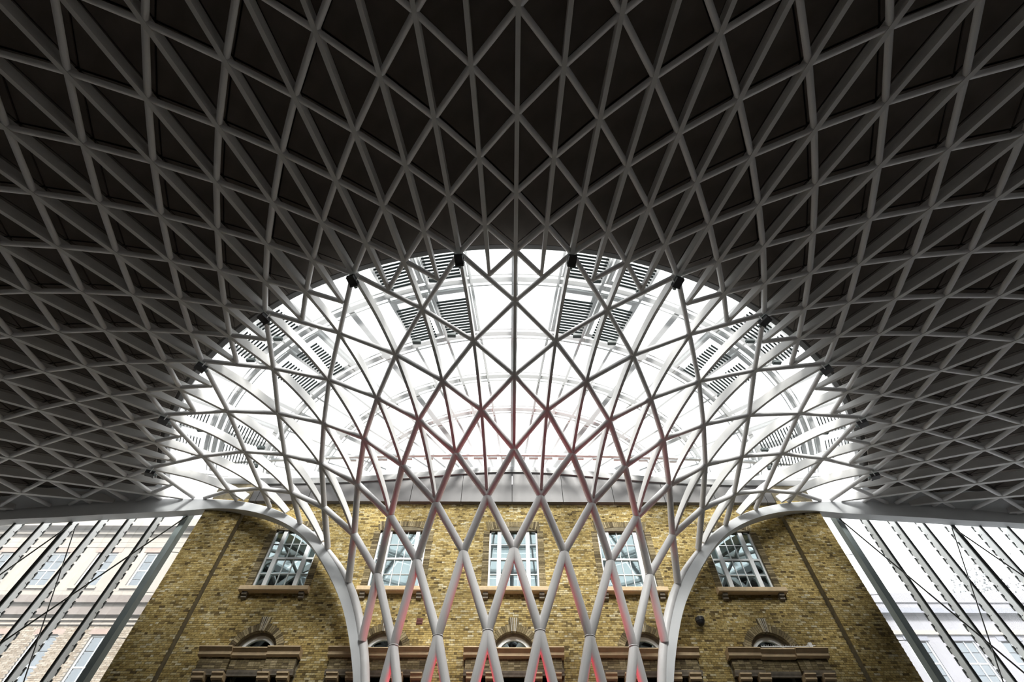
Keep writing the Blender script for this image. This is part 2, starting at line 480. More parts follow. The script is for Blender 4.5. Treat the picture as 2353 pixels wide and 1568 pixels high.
mk('brick', Vb.reshape(-1, 3), Fb.tolist(), 'brick', wall, tone=tone, kind='stuff')
for s in (-1, 1):                              # the proud end bays
    x0, x1 = sorted((s * 12.34, s * (XE - .01)))
    box('end_bay', (x0, x1, YW - .27, YW + .012, -ZO, 16.0), 'mortar', wall)

# grey fascia panels between wall head and roof glass
def ztop(x): return 15.72 + .80 * math.exp(-(x / 6.0) ** 2)
fas = thing('trim_4', (0, YW, 14.8), kind='structure')
xs = [-XE + .02] + [(-4.84 + 2.40 * i) for i in range(-3, 8) if -13.5 < -4.84 + 2.40 * i < 13.5] + [XE - .02]
for x0, x1 in zip(xs[:-1], xs[1:]):
    n = 5; S = []
    for i in range(n + 1):
        x = x0 + .012 + (x1 - x0 - .024) * i / n
        S.append([(x, YW - .22, 14.80), (x, YW - .22, ztop(x)), (x, YW + .02, ztop(x)), (x, YW + .02, 14.80)])
    V, F = ribbon(S); mk('fascia_panel', V, F, 'fascia', fas)
S = []
for i in range(61):
    x = -XE + 2 * XE * i / 60
    S.append([(x, YW - .30, ztop(x)), (x, YW - .30, ztop(x) + .33), (x, YW + .02, ztop(x) + .33), (x, YW + .02, ztop(x))])
V, F = ribbon(S); mk('fascia_flange', V, F, 'fasciat', fas)

# dim rooms behind the windows
rooms = thing('wall_rooms', (0, -2, 9), kind='structure')
def inv_box(name, a, m, p):
    return mk(name, boxv(*a), [tuple(reversed(f)) for f in BOXF[:2]] + [tuple(reversed(f)) for f in BOXF[3:]], m, p)
for x in UX: inv_box('room_lining', (x - 2.2, x + 2.2, YW + .41, -.5, 9.7, 14.4), 'room', rooms)
for x in LX: inv_box('room_lining', (x - 2.2, x + 2.2, YW + .41, -.5, 4.0, 9.6), 'room', rooms)

# ------------------------------------------------------------------ windows
WORD = ['leftmost', 'second from the left', 'central', 'second from the right', 'rightmost']
for wi, x in enumerate(UX):
    w = thing('window_%d' % (wi + 1), (x, YW, ZS), kind='structure')
    yf0, yf1 = YW + .10, YW + .22
    n = 12; S = []
    top = [(x + HW * (2 * i / n - 1)) for i in range(n + 1)]
    mbf = MB().box(x - HW, x - HW + .075, yf0, yf1, ZS, ZH).box(x + HW - .075, x + HW, yf0, yf1, ZS, ZH)
    for i in range(n + 1):
        d = top[i] - x; S.append([(top[i], yf0, head_z(d) - .08), (top[i], yf0, head_z(d)), (top[i], yf1, head_z(d)), (top[i], yf1, head_z(d) - .08)])
    V, F = ribbon(S); mbf.add(V, F).box(x - HW, x + HW, yf0, yf1, ZS - .01, ZS + .05)
    mbf.build('window_frame', 'sash', w)
    m0 = .62
    for s in (-1, 1): ubox('mullion', (x + s * m0 - .085, x + s * m0 + .085, yf0 - .03, yf1, ZS, head_z(m0) - .02), 'sash', w)
    zr = [ZS + .05, 11.43, 12.11, 12.79, ZH + .06]
    for a, b in ((x - HW + .07, x - m0 - .08), (x - m0 + .08, x + m0 - .08), (x + m0 + .08, x + HW - .07)):
        ubox('meeting_rail', (a, b, yf0, yf1 - .02, 12.07, 12.15), 'sash', w)
        for z in (11.43, 12.79): ubox('glazing_bar', (a, b, yf0 + .02, yf1 - .02, z - .014, z + .014), 'sash', w)
    for d in (-.18, .18): ubox('glazing_bar', (x + d - .014, x + d + .014, yf0 + .02, yf1 - .02, ZS, head_z(d) - .03), 'sash', w)
    for a, b in ((x - HW + .07, x - m0 - .08), (x - m0 + .08, x - .18), (x - .18, x + .18), (x + .18, x + m0 - .08), (x + m0 + .08, x + HW - .07)):
        for z0, z1 in zip(zr[:-1], zr[1:]):
            ubox('pane', (a, b, yf0 + .055 + random.uniform(-.004, .004), yf0 + .066, z0, z1), 'winglass', w)
    # stone sill with a rounded nose, and its two brackets
    V, F = xprism([(YW + .1, ZS), (YW - .24, ZS - .03), (YW - .27, ZS - .06), (YW - .27, ZS - .20), (YW - .24, ZS - .23), (YW + .1, ZS - .23)], x - 1.37, x + 1.37)
    mk('window_sill', V, F, 'stone', w)
    for s in (-1, 1):
        V, F = xprism([(YW + .05, ZS - .23), (YW - .19, ZS - .23), (YW - .17, ZS - .33), (YW - .10, ZS - .36), (YW - .11, ZS - .44), (YW + .05, ZS - .48)], x + s * 1.12 - .10, x + s * 1.12 + .10)
        mk('sill_bracket', V, F, 'stoneg', w)
    # soldier bricks of the flat arch and dressed jamb strips
    sb = MB(); k = 0; d = -HW - .10
    while d < HW + .08:
        s = .10 * d / HW; dd = max(-HW, min(HW, d))
        z0 = head_z(dd) if abs(d) <= HW else ZH
        Vq = [(px, y, pz) for y in (YW - .004, YW + .03) for px, pz in ((x + d, z0), (x + d + .065, z0), (x + d + .065 + s, ZH + .455), (x + d + s, ZH + .455))]
        sb.add(Vq, BOXF, random.random()); d += .075
    sb.build('arch_brick', 'dbrick', w, kind='stuff', tone=True)
    jb = MB()
    for s in (-1, 1):
        for i in range(int((ZH - ZS) / CO)):
            wd = .26
            a, b = sorted((x + s * HW, x + s * (HW + wd))); jb.box(a, b, YW - .016, YW + .02, ZS + i * CO, ZS + i * CO + CO - JT, t=random.random())
    jb.build('jamb_brick', 'dbrick', w, kind='stuff', tone=True)

CORN = [(0.02, 8.42), (-.42, 8.42), (-.43, 8.385), (-.31, 8.29), (-.30, 8.19), (-.25, 8.15), (0.02, 8.13)]
for wi, x in enumerate(LX):
    w = thing('window_%d' % (wi + 6), (x, YW, ZC), kind='structure')
    n = 20
    def halfring(r0, r1, y0, y1):
        S = []
        for i in range(n + 1):
            a = math.pi * i / n; c, s = math.cos(a), math.sin(a)
            S.append([(x + r0 * c, y0, ZC + r0 * s), (x + r1 * c, y0, ZC + r1 * s), (x + r1 * c, y1, ZC + r1 * s), (x + r0 * c, y1, ZC + r0 * s)])
        return ribbon(S)
    V, F = halfring(.58, .71, YW + .20, YW + .30); mk('fanlight_frame', V, F, 'sash', w)
    V, F = halfring(.70, .80, YW + .16, YW + .30); mk('frame_moulding', V, F, 'stoneg', w)
    V = [(x + .60 * math.cos(math.pi * i / n), YW + .26, ZC + .60 * math.sin(math.pi * i / n)) for i in range(n + 1)]
    mk('pane', V, [tuple(range(n + 1))], 'lunglass', w)
    ubox('fanlight_rail', (x - .60, x + .60, YW + .22, YW + .29, ZC + .02, ZC + .09), 'steelgrey', w)
    ab = MB(); nb = 34
    for i in range(nb):
        a0, a1 = math.pi * (i + .06) / nb, math.pi * (i + .94) / nb
        if abs((a0 + a1) / 2 - math.pi / 2) < .13: continue
        q = [(x + r * math.cos(a), ZC + r * math.sin(a)) for a, r in ((a0, RO), (a0, 1.05), (a1, 1.05), (a1, RO))]
        ab.add([(px, y, pz) for y in (YW - .02, YW + .20) for px, pz in q], BOXF, random.random())
    ab.build('arch_brick', 'dbrick', w, kind='stuff', tone=True)
    for i in range(5):                         # keystone of upright bricks with white joints
        a = -.5 + i / 5; b = a + .2
        q = [(x + .24 * a + .005, ZC + .78), (x + .24 * b - .005, ZC + .78), (x + .38 * b - .008, ZC + 1.29), (x + .38 * a + .008, ZC + 1.29)]
        o = mk('keystone_brick', [(px, y, pz) for y in (YW - .06, YW + .1) for px, pz in q], BOXF, 'dbrick', w)
    q = [(x - .115, ZC + .785), (x + .115, ZC + .785), (x + .18, ZC + 1.28), (x - .18, ZC + 1.28)]
    mk('keystone_joint', [(px, y, pz) for y in (YW - .052, YW + .08) for px, pz in q], BOXF, 'sash', w)
    for a, b, dy in ((-1.80, -.63, 0), (-.63, .63, .09), (.63, 1.80, 0)):
        V, F = xprism([(YW + y + (dy if y < 0 else 0), z) for y, z in CORN], x + a, x + b); mk('cornice', V, F, 'stone', w)
        fb = MB(); zz = 7.74
        while zz < 8.12:
            xx = a + .08 * (a < -1); k = 0
            while xx < b - .08 * (b > 1) - .02:
                L = min(.215, b - .08 * (b > 1) - xx)
                fb.box(x + xx, x + xx + L - .01, YW - .17 + dy, YW - .05, zz, zz + .065, t=random.random()); xx += L
            zz += .075
        fb.build('frieze_brick', 'dbrick', w, kind='stuff', tone=True)
        box('frieze_core', (x + a + .09, x + b - .09, YW - .16 + dy, YW + .02, 7.60, 8.13), 'mortar', w)
        V, F = xprism([(YW + .0, 7.74), (YW - .24 + dy, 7.74), (YW - .22 + dy, 7.68), (YW - .19 + dy, 7.62), (YW - .18 + dy, 7.58), (YW, 7.58)], x + a + .04, x + b - .04)
        mk('frieze_moulding', V, F, 'stoneg', w)
    for d in (-1.45, -.78, .78, 1.45):
        V, F = xprism([(YW + .02, 7.62), (YW - .36, 7.62), (YW - .36, 7.58), (YW - .29, 7.53), (YW - .29, 7.45), (YW - .23, 7.42), (YW + .02, 7.40)], x + d - .20, x + d + .20)
        mk('capital', V, F, 'stone', w)
        box('pilaster', (x + d - .15, x + d + .15, YW - .19, YW + .02, 4.0, 7.42), 'stoneg', w)
    for a, b in ((-1.25, -.42), (-.42, .42), (.42, 1.25)):
        ubox('lower_pane', (x + a, x + b, YW + .28, YW + .29, 4.0, 7.70), 'lunglass', w)
    for d in (-1.25, -.42, .42, 1.25): ubox('lower_mullion', (x + d - .05, x + d + .05, YW + .22, YW + .32, 4.0, 7.70), 'steelgrey', w)

# ------------------------------------------------------------------ white steel diagrid
dg = thing('steel_diagrid', (0, -7.1, -ZO), 'white steel diagrid, an open funnel of crossed tubes spreading into a ribbed roof', 'steelwork')
TR = {-3: .15, -2: .15, -1: .15, 0: .145, 1: .137, 2: .122, 3: .108, 4: .098, 5: .092, 6: .09, 7: .088}
for k in range(-3, 8):
    for n in range(-16, 17):
        if (n % 2 == 0) != (k % 2 != 0): continue
        a = node(k, n)
        for s in (-1, 1):
            b = node(k + 1, n + s)
            if not inside(a) and not inside(b): continue
            c = clip(a, b)
            if c: tube('funnel_tube', c[0], c[1], TR[k], 'steel', dg, 20 if k < 4 else 14)
        if k in (-1, 0, 1, 2, 3) and inside(a):                  # flange where two tubes meet
            r = TR[k]; th = n * DL
            o = tube('node_collar', a - Vector((0, 0, .022)), a + Vector((0, 0, .022)), 1, 'steel', dg, 20)
            o.rotation_quaternion = Quaternion((0, 0, 1), th); o.scale = (r * 1.22, r * 1.05, .036)
for n in range(-16, 17):                                          # short struts splitting the last funnel bays
    if n % 2 == 0:
        for s in (-.5, .5):
            c = clip(node(7.5, n + s), node(8, n))
            if c: tube('funnel_strut', c[0], c[1], .085, 'steel', dg)
rt = []
for i, k in enumerate(rl[:-1]):
    for h in range(-30, 31):
        if (k % 2 == 0) != (h % 2 == 0): continue
        for s in (-.5, .5):
            c = clip(node(k, h / 2), node(rl[i + 1], h / 2 + s))
            if c: rt.append((photo_size(c), c))
rt.sort(key=lambda t: -t[0]); rest = MB()
for i, (s, c) in enumerate(rt):
    if i < 298 and s > 0: tube('roof_tube', c[0], c[1], .088, 'steel', dg)
    elif s > 0 or (c[0] - Vector((0, -24, 14))).length < 40:
        V, F = tube_geo(c[0], c[1], .088, 10); rest.add(V, F)
rest.build('roof_tube', 'steel', dg, smooth=True, kind='stuff')

# radial ribs: deep plates, flange down
lv = [k for k in LEV if k >= 2]
def spline(r):                                                    # smooth meridian through the rings
    xs_, ys_ = rv[4:], zv[4:]
    i = int(np.clip(np.searchsorted(xs_, r) - 1, 0, len(xs_) - 2))
    def tan(j):
        if j <= 0: return (ys_[1] - ys_[0]) / (xs_[1] - xs_[0]) * 1.15
        if j >= len(xs_) - 1: return (ys_[-1] - ys_[-2]) / (xs_[-1] - xs_[-2])
        return (ys_[j + 1] - ys_[j - 1]) / (xs_[j + 1] - xs_[j - 1])
    h = xs_[i + 1] - xs_[i]; t = (r - xs_[i]) / h
    return float((2*t**3-3*t**2+1)*ys_[i] + (t**3-2*t**2+t)*h*tan(i) + (-2*t**3+3*t**2)*ys_[i+1] + (t**3-t**2)*h*tan(i+1))
for h in range(-30, 31):
    n = h / 2
    start = 7.5 if h % 2 else (2 if (h // 2) % 2 else 3)
    r0 = RL[start] + (.14 if start < 5 else .0); r1 = RL[18]
    S = []; th = n * DL; er = Vector((math.sin(th), -math.cos(th), 0)); et = Vector((math.cos(th), math.sin(th), 0))
    r = r0; pts = []
    while r < r1: pts.append(r); r += .28 if r < 17.6 else .7
    pts.append(r1)
    for j, r in enumerate(pts):
        P = er * r + Vector((0, 0, spline(r)))
        if not inside(P):
            continue
        k = (spline(r + .1) - spline(r - .1)) / .2; l = math.hypot(1, k)
        nn = er * (-k / l) + Vector((0, 0, 1 / l))
        w = .052 if r < 17.3 else .062
        t = min(1, max(0, (r - r0) / 2.2)); dep = .12 + .21 * t
        lo = P - nn * .105; hi = P + nn * (dep - .06)
        S.append([tuple(lo - et * w), tuple(lo + et * w), tuple(hi + et * w), tuple(hi - et * w)])
    if len(S) < 2: continue
    V, F = ribbon(S); mk('radial_rib', V, F, 'rib', dg)
    if start < 5 and inside(er * r0):                              # pinned shoe at the foot of the rib
        P = er * (r0 - .07) + Vector((0, 0, spline(r0) - .10)); u = (er * 1 + Vector((0, 0, 1.1))).normalized()
        q = et.cross(u); Vb_ = []
        for c in (-.12, .12):
            for a, b in ((-.075, -.10), (.075, -.10), (.075, .10), (-.075, .10)): Vb_.append(tuple(P + u * c + et * a + q * b * .6))
        mk('rib_shoe', Vb_, BOXF, 'steel', dg)

# edge beams: white box girders carrying the cut edge of the shell
A_ = [(-27.5, -4.55, 13.95), (-23.65, -4.77, 14.30), (-22.21, -4.83, 14.44), (-20.76, -4.87, 14.57), (-18.79, -4.97, 14.71), (-16.54, -4.98, 14.84), (-15.22, -4.96, 14.86), (-12.86, -5.22, 14.60), (-10.94, -5.50, 14.01), (-9.97, -5.60, 13.56), (-8.80, -5.66, 12.87), (-8.02, -5.71, 12.24), (-7.36, -5.76, 11.60), (-6.66, -5.86, 10.84), (-6.09, -5.92, 10.09), (-5.48, -6.02, 8.94), (-4.97, -6.07, 7.66), (-4.22, -6.10, 4.70), (-3.85, -6.1, 1.44), (-3.72, -6.1, -1.6)]
O_ = [(-27.3, -4.3, 13.35), (-23.43, -4.4, 13.84), (-20.35, -4.7, 13.92), (-18.39, -4.8, 14.01), (-17.37, -4.9, 14.06), (-15.46, -5.0, 14.2), (-13.63, -5.1, 14.24), (-12.56, -5.25, 14.1), (-11.69, -5.35, 13.89), (-10.46, -5.5, 13.42), (-9.27, -5.6, 12.83), (-8.48, -5.65, 12.2), (-7.64, -5.7, 11.3), (-6.85, -5.75, 10.29), (-6.2, -5.8, 9.37), (-5.62, -5.85, 8.16), (-5.16, -5.85, 7.0), (-4.55, -5.9, 4.6), (-4.1, -5.9, 1.44), (-3.95, -5.9, -1.6)]
def resample(P, n):
    P = np.array(P); d = np.r_[0, np.cumsum(np.linalg.norm(np.diff(P, axis=0), axis=1))]
    t = np.linspace(0, d[-1], n); Q = np.c_[[np.interp(t, d, P[:, i]) for i in range(3)]].T
    for _ in range(3): Q[1:-1] = (Q[:-2] + 2 * Q[1:-1] + Q[2:]) / 4
    return Q
NA = 90; QA = resample(A_, NA); QO = resample(O_, NA)
for s in (-1, 1):
    S = []; T = []
    for a, o in zip(QA, QO):
        y = yb(a[0]) if abs(a[0]) < 15 else a[1]
        dp = .42
        S.append([(-s * a[0], y, a[2]), (-s * o[0], y + .02, o[2]), (-s * o[0], y + dp, o[2]), (-s * a[0], y + dp, a[2] + .05)])
        T.append(Vector((-s * a[0], y, a[2])))
    V, F = ribbon(S); mk('edge_beam', V, F, 'fair', dg)
    # rounded upper chord following the same line
    S = []
    for i, p in enumerate(T):
        if abs(p.x) > 16.5: continue
        d = (T[min(i + 1, NA - 1)] - T[max(i - 1, 0)]).normalized(); u = Vector((0, 1, 0)); w = d.cross(u).normalized(); u = w.cross(d)
        r = .06 + .09 * min(1, max(0, (13.2 - p.z) / 3.5)); c = p + Vector((0, .08, 0))
        S.append([tuple(v) for v in ring_pts(c, u, w, r, 12)])
    V, F = ribbon(S); mk('edge_chord', V, F, 'steel', dg, smooth=True)
    # cladding closing the gap between girder and roof lining beyond the glazed ring
    S = []
    for a in QA:
        r = math.hypot(a[0], a[1])
        if r < 17.0: continue
        y = yb(a[0]) if abs(a[0]) < 15 else a[1]
        zt = zsurf(r) + .7
        S.append([(-s * a[0], y + .05, a[2] - .05), (-s * a[0], y + .40, a[2] - .05), (-s * a[0], y + .40, zt), (-s * a[0], y - .55, zt - .1)])
    V, F = ribbon(S); mk('edge_cladding', V, F, 'fair', dg)

# ------------------------------------------------------------------ glazed roof around the funnel
sky = thing('glass_skylight', (0, -10, 15.6), 'shallow glass roof of radial white rafters, ring purlins and dark louvres above the funnel', 'skylight')
def zg(r): return 16.74 - 1.2 * (r / 20.16) ** 2
YE = -4.55
RINGS = [17.45, 15.70, 13.15, 10.83, 8.80]
def lim_r(n): return abs(YE) / math.cos(n * DL)                   # where a ray meets the wall
def quad3(n0, n1, ra0, ra1, rb0, rb1, dz, t):
    P = [pol(ra0, n0, zg(ra0) + dz), pol(ra1, n1, zg(ra1) + dz), pol(rb1, n1, zg(rb1) + dz), pol(rb0, n0, zg(rb0) + dz)]
    return [tuple(p) for p in P] + [(p.x, p.y, p.z + t) for p in P]
NMAX = 12
for n in range(-NMAX, NMAX):
    for i in range(len(RINGS)):
        ro = RINGS[i]; ri = RINGS[i + 1] if i + 1 < len(RINGS) else 0
        l0, l1 = lim_r(n), lim_r(n + 1)
        a0, a1 = max(ri, l0), max(ri, l1); b0, b1 = max(ro, l0), max(ro, l1)
        if b0 - a0 < .05 and b1 - a1 < .05: continue
        mk('glass_pane', quad3(n + .02, n + .98, a0 + .03, a1 + .03, b0 - .03, b1 - .03, 0, .03)[:4], [(0, 1, 2, 3)], 'skypane', sky)
def rafter(n, w, d, name, dz=.38, r1=17.5):
    r0 = lim_r(n) + .2; S = []; th = n * DL; et = Vector((math.cos(th), math.sin(th), 0))
    if r0 > r1 - .5: return
    for j in range(9):
        r = r0 + (r1 - r0) * j / 8; P = pol(r, n, zg(r) + dz)
        S.append([tuple(P - et * w / 2), tuple(P + et * w / 2), tuple(P + et * w / 2 + Vector((0, 0, d))), tuple(P - et * w / 2 + Vector((0, 0, d)))])
    V, F = ribbon(S); mk(name, V, F, 'alu', sky)
for n in range(-NMAX, NMAX + 1):
    main = abs(n) in (4, 8) or n == 0
    rafter(n, .10, .20, 'rafter')
    if main: rafter(n, .24, .30, 'main_rafter', dz=.38)
for i, r in enumerate(RINGS[1:]):
    th = math.acos(min(1, abs(YE) / r)) - .01
    for nm, a, b, z in (('ring_purlin', r - .10, r + .10, .38), ('ring_rail', r + .19, r + .24, .38), ('ring_rail', r - .24, r - .20, .38)):
        V, F = arc_strip(a, b, zg(r) + z, zg(r) + z, .16 if nm == 'ring_purlin' else .08, 48, min(th, 1.24)); mk(nm, V, F, 'alu', sky)
V, F = arc_strip(17.36, 17.56, zg(17.46) - .05, zg(17.46) - .05, .2, 60, 1.28); mk('ring_purlin', V, F, 'alu', sky)
# straight gutter rail in front of the wall, with small clips
S = []
for i in range(41):
    x = -14 + 28 * i / 40; z = zg(math.hypot(x, 6.05)) - .02
    S.append([(x, -6.12, z), (x, -5.98, z), (x, -5.98, z + .10), (x, -6.12, z + .10)])
V, F = ribbon(S); mk('gutter_rail', V, F, 'alu', sky)
for n in range(-11, 12):
    x = 6.3 * math.tan((n + .5) * DL)
    if abs(x) < 13: box('gutter_clip', (x - .22, x + .22, -6.0, -5.9, zg(math.hypot(x, 6)) - .12, zg(math.hypot(x, 6)) - .05), 'alu', sky)
# louvred vents
for n in (1, 2, 5, 6, 9, 10):
    for s in (-1, 1):
        n0 = n if s > 0 else -n - 1
        for j, (ro, ri) in enumerate(((17.30, 15.95), (15.45, 13.40))):
            lp = thing('louvre_panel', tuple(pol((ro + ri) / 2, n0 + .5, zg(15) - .1))); lp.parent = sky
            lp.location = lp.location - wloc(sky)
            fr = MB()
            for a, b, c, d in ((.05, .14, ri, ro), (.86, .95, ri, ro), (.05, .95, ri, ri + .16), (.05, .95, ro - .14, ro)):
                V = quad3(n0 + a, n0 + b, c, c, d, d, .30, .12); fr.add(V, BOXF)
            fr.build('louvre_frame', 'alu', lp)
            sl = MB(); r = ri + .22
            while r < ro - .18:
                V = quad3(n0 + .15, n0 + .85, r, r, r + .055, r + .055, -.10, .02)
                V = [(a, b, c + (.05 if q in (2, 3, 6, 7) else 0)) for q, (a, b, c) in enumerate(V)]
                sl.add(V, BOXF); r += .128
            sl.build('louvre_slat', 'slat', lp, kind='stuff')
            P = pol(ri + .28, n0 + .5 + s * .22, zg(ri + .3) - .20)
            box('actuator', (P.x - .16, P.x + .16, P.y - .07, P.y + .07, P.z - .06, P.z + .06), 'slat', lp)

# ------------------------------------------------------------------ glazed screens either side of the brick front
YG = -4.05
def screen(s):
    side = 'left' if s < 0 else 'right'
    g = thing('glazed_screen', (s * 19, YG, -ZO), 'tall glass screen with notched steel fins, %s' % ('in front of the pale stone building' if s < 0 else 'with white sky and a hazy tree behind'), 'glass screen', 'screens beside the brick block')
    X = lambda a: s * a
    xs = [15.22 + 1.247 * i for i in range(0, 15)]
    zj = [-ZO, 1.0, 3.0, 5.0, 7.2, 9.10, 10.86, 12.66, 14.72]
    xe = [14.12] + xs
    for a, b in zip(xe[:-1], xe[1:]):
        for z0, z1 in (zip(zj[:-1], zj[1:]) if a < 15 else ((-ZO, 4.2), (4.2, 9.1), (9.1, 14.6))):
            x0, x1 = sorted((X(a + .012), X(b - .012))); ubox('glass_pane', (x0, x1, YG, YG + .02, z0 + .008, z1 - .008), 'sidepane', g)
    # square corner post of steel
    x0, x1 = sorted((X(15.02), X(15.28))); box('corner_post', (x0, x1, YG - .42, YG - .10, -ZO, 14.75), 'steelgrey', g)
    for z in zj[3:-1]: tube('glass_bracket', (X(15.05), YG - .12, z), (X(14.13), YG + .02, z), .012, 'rod', g, 8)
    for i, a in enumerate(xs[1:]):
        x = X(a); zt = 14.62 - .05 * i; y0 = YG - .40; y1 = YG - .03
        out = [(y0, zt), (y0, -ZO)]; z = -ZO
        while z < zt - .1:                                          # saw-toothed glass edge
            zn = min(zt, z + .40); out += [(y1 - .09, z + .001), (y1, zn - .06), (y1 - .09, zn - .001)]; z = zn
        n = len(out)
        V = [(x - .018, y, z) for y, z in out] + [(x + .018, y, z) for y, z in out]
        F = [(j, (j + 1) % n, n + (j + 1) % n, n + j) for j in range(n)] + [tuple(range(n - 1, -1, -1)), tuple(range(n, 2 * n))]
        f = mk('fin', V, F, 'fin', g)
        w = .085 if i == 3 else .05
        box('fin_flange', (x - w, x + w, y0 - .045, y0, -ZO, zt), 'finedge', f)
        te = MB(); z = 5.0
        while z < zt - .3:
            te.box(x - .035, x + .035, y1 - .03, y1 + .015, z + .05, z + .33); z += .40
        te.build('glass_clamp', 'finedge', f, kind='stuff')
        hb = MB(); z = 5.2
        while z < zt - .3:
            V, F = tube_geo((x - .024, y1 - .14, z), (x + .024, y1 - .14, z), .022, 8); hb.add(V, F); z += 1.2
        hb.build('bolt', 'dark', f, kind='stuff')
    yr = YG - .55
    if s < 0: rods = [((-14.99, 14.19), (-22.4, 3.6), .03), ((-19.97, 13.75), (-23.6, 6.2), .028), ((-19.72, 13.64), (-14.9, 2.8), .022)]
    else: rods = [((15.08, 14.17), (21.6, 0.6), .03), ((19.99, 13.75), (24.0, 6.2), .028), ((19.95, 13.69), (14.9, 2.6), .022)]
    for (xa, za), (xb_, zb_), r in rods: tube('brace_rod', (xa, yr, za), (xb_, yr, zb_), r, 'rod', g, 8)
    return g
screen(-1); screen(1)

# ------------------------------------------------------------------ small fittings
ORD = ['first', 'second', 'third', 'fourth', 'fifth', 'sixth']
for s in (-1, 1):
    for i in range(6):
        n = s * (2 * i + 1); P = node(8, n)
        if not inside(P): continue
        side = 'left' if s < 0 else 'right'
        th = n * DL; er = Vector((math.sin(th), -math.cos(th), 0)); et = Vector((math.cos(th), math.sin(th), 0))
        c = P - er * .10 - Vector((0, 0, .30))
        f = thing('floodlight', tuple(c), 'black bracketed floodlight on the roof edge, %s to the %s of the central rib' % (ORD[i], side), 'floodlight', 'floodlights around the glazed opening')
        def ob(name, lo, hi, m, e=er, t=et, c=c):
            V = []
            for k in (lo[2], hi[2]):
                for a, b in ((lo[0], lo[1]), (hi[0], lo[1]), (hi[0], hi[1]), (lo[0], hi[1])): V.append(tuple(c + t * a - e * b + Vector((0, 0, k))))
            return mk(name, V, BOXF, m, f)
        ob('lamp_body', (-.13, -.16, -.07), (.13, .16, .07), 'dark')
        ob('lamp_hood', (-.14, .14, -.09), (.14, .20, .10), 'dark')
        ob('lamp_rim', (-.15, -.17, .07), (.15, .17, .085), 'steelgrey')
        for q in (-1, 1): ob('bracket_arm', (q * .14 - .012, .02, -.04), (q * .14 + .012, .055, .26), 'steel')
        ob('bracket_plate', (-.15, -.02, .25), (.15, .10, .275), 'steel')
        ob('clamp', (-.05, .18, -.03), (.05, .30, .03), 'steelgrey')

w = thing('wall_camera', (7.07, YW, 9.43), 'black dome camera with hood on the brick wall right of the funnel', 'camera')
V = []; F = []
nU, nV = 12, 7
for j in range(nV + 1):
    a = -math.pi / 2 * j / nV
    for i in range(nU):
        t = 2 * math.pi * i / nU; V.append((7.07 + .15 * math.cos(a) * math.cos(t), YW - .20 + .15 * math.cos(a) * math.sin(t), 9.40 + .17 * math.sin(a)))
for j in range(nV):
    for i in range(nU): F.append((j * nU + i, j * nU + (i + 1) % nU, (j + 1) * nU + (i + 1) % nU, (j + 1) * nU + i))
mk('dome', V, F, 'dark', w, smooth=True)
V, F = tube_geo((7.07, YW - .20, 9.40), (7.07, YW - .20, 9.53), .165, 16); mk('hood', V, F, 'dark', w)
box('wall_arm', (7.03, 7.11, YW - .2, YW + .01, 9.53, 9.60), 'dark', w)
v = thing('air_vent', (-3.56, YW, 9.48), 'small square rust-red vent in the brick wall, left of the central fanlight', 'vent')
box('vent_frame', (-3.68, -3.44, YW - .02, YW + .02, 9.36, 9.58), 'ventm', v)
for i in range(3): box('vent_slat', (-3.66, -3.46, YW - .035, YW - .015, 9.385 + .065 * i, 9.42 + .065 * i), 'ventm', v)
sp = thing('bird_spikes', (9.8, YW - .3, 8.42), 'white strip of bird spikes lying along the cornice above the rightmost lower window', 'bird spikes')
tube('strip', (8.95, YW - .30, 8.47), (10.75, YW - .30, 8.47), .022, 'spike', sp, 8)
k = MB()
for i in range(34):
    x = 8.97 + i * .053; V, F = tube_geo((x, YW - .30, 8.47), (x + random.uniform(-.05, .05), YW - .30 + random.uniform(-.06, .03), 8.53), .006, 5); k.add(V, F)
k.build('spike', 'spike', sp, kind='stuff')
box('strip_end', (10.68, 10.80, YW - .36, YW - .26, 8.44, 8.60), 'spike', sp); box('strip_end', (10.60, 10.92, YW - .33, YW - .29, 8.50, 8.53), 'spike', sp)
for i, (x, z, lab) in enumerate(((-10.2, 11.15, 'white tube lamp lit inside the leftmost upper window, lower left corner'), (-8.55, 11.75, 'white tube lamp lit inside the leftmost upper window, right edge'))):
    f = thing('tube_lamp', (x, YW + .9, z), lab, 'lamp')
    tube('lamp_tube', (x - .03, YW + .75, z + .05), (x + .06, YW + 1.5, z + .05), .03, 'strip', f, 10)
    box('lamp_tray', (x - .06, x + .09, YW + .74, YW + 1.5, z + .085, z + .12), 'sash', f)

# ------------------------------------------------------------------ buildings and a tree beyond the screens
eb = thing('stone_building', (-27, 6, -ZO), 'pale stone building with brown string course and tall sash windows beyond the left screen', 'building')
YB = 6.0
WX = [-23.55 - 3.2 * i for i in range(0, 6)]
holes = [(x - .68, x + .68, 16.72, 19.10) for x in WX] + [(x - .68, x + .68, 10.6, 13.95) for x in WX]
xb = sorted(set([-44, -15.2] + [h[0] for h in holes] + [h[1] for h in holes])); zb = sorted(set([-ZO, 15.0, 21.3] + [h[2] for h in holes] + [h[3] for h in holes]))
lo = MB(); cells(xb, [z for z in zb if z >= 15.0], holes, YB, YB + .5, lo); lo.build('upper_wall', 'palestone', eb)
lo = MB(); cells(xb, [z for z in zb if z <= 15.0], holes, YB, YB + .5, lo); lo.build('lower_wall', 'palestone', eb)
pb = MB(); z = 8.0; r_ = 0
while z < 14.5:
    x = -38.0 + (.15 if r_ % 2 else 0)
    while x < -16:
        if not any(h[0] - .02 < x + .14 < h[1] + .02 and h[2] - .05 < z < h[3] + .05 for h in holes):
            pb.box(x, x + .285, YB - .015, YB + .01, z, z + .09, t=random.random())
        x += .30
    z += .10; r_ += 1
pb.build('brick', 'pbrick', eb, kind='stuff', tone=True)
z = 15.9
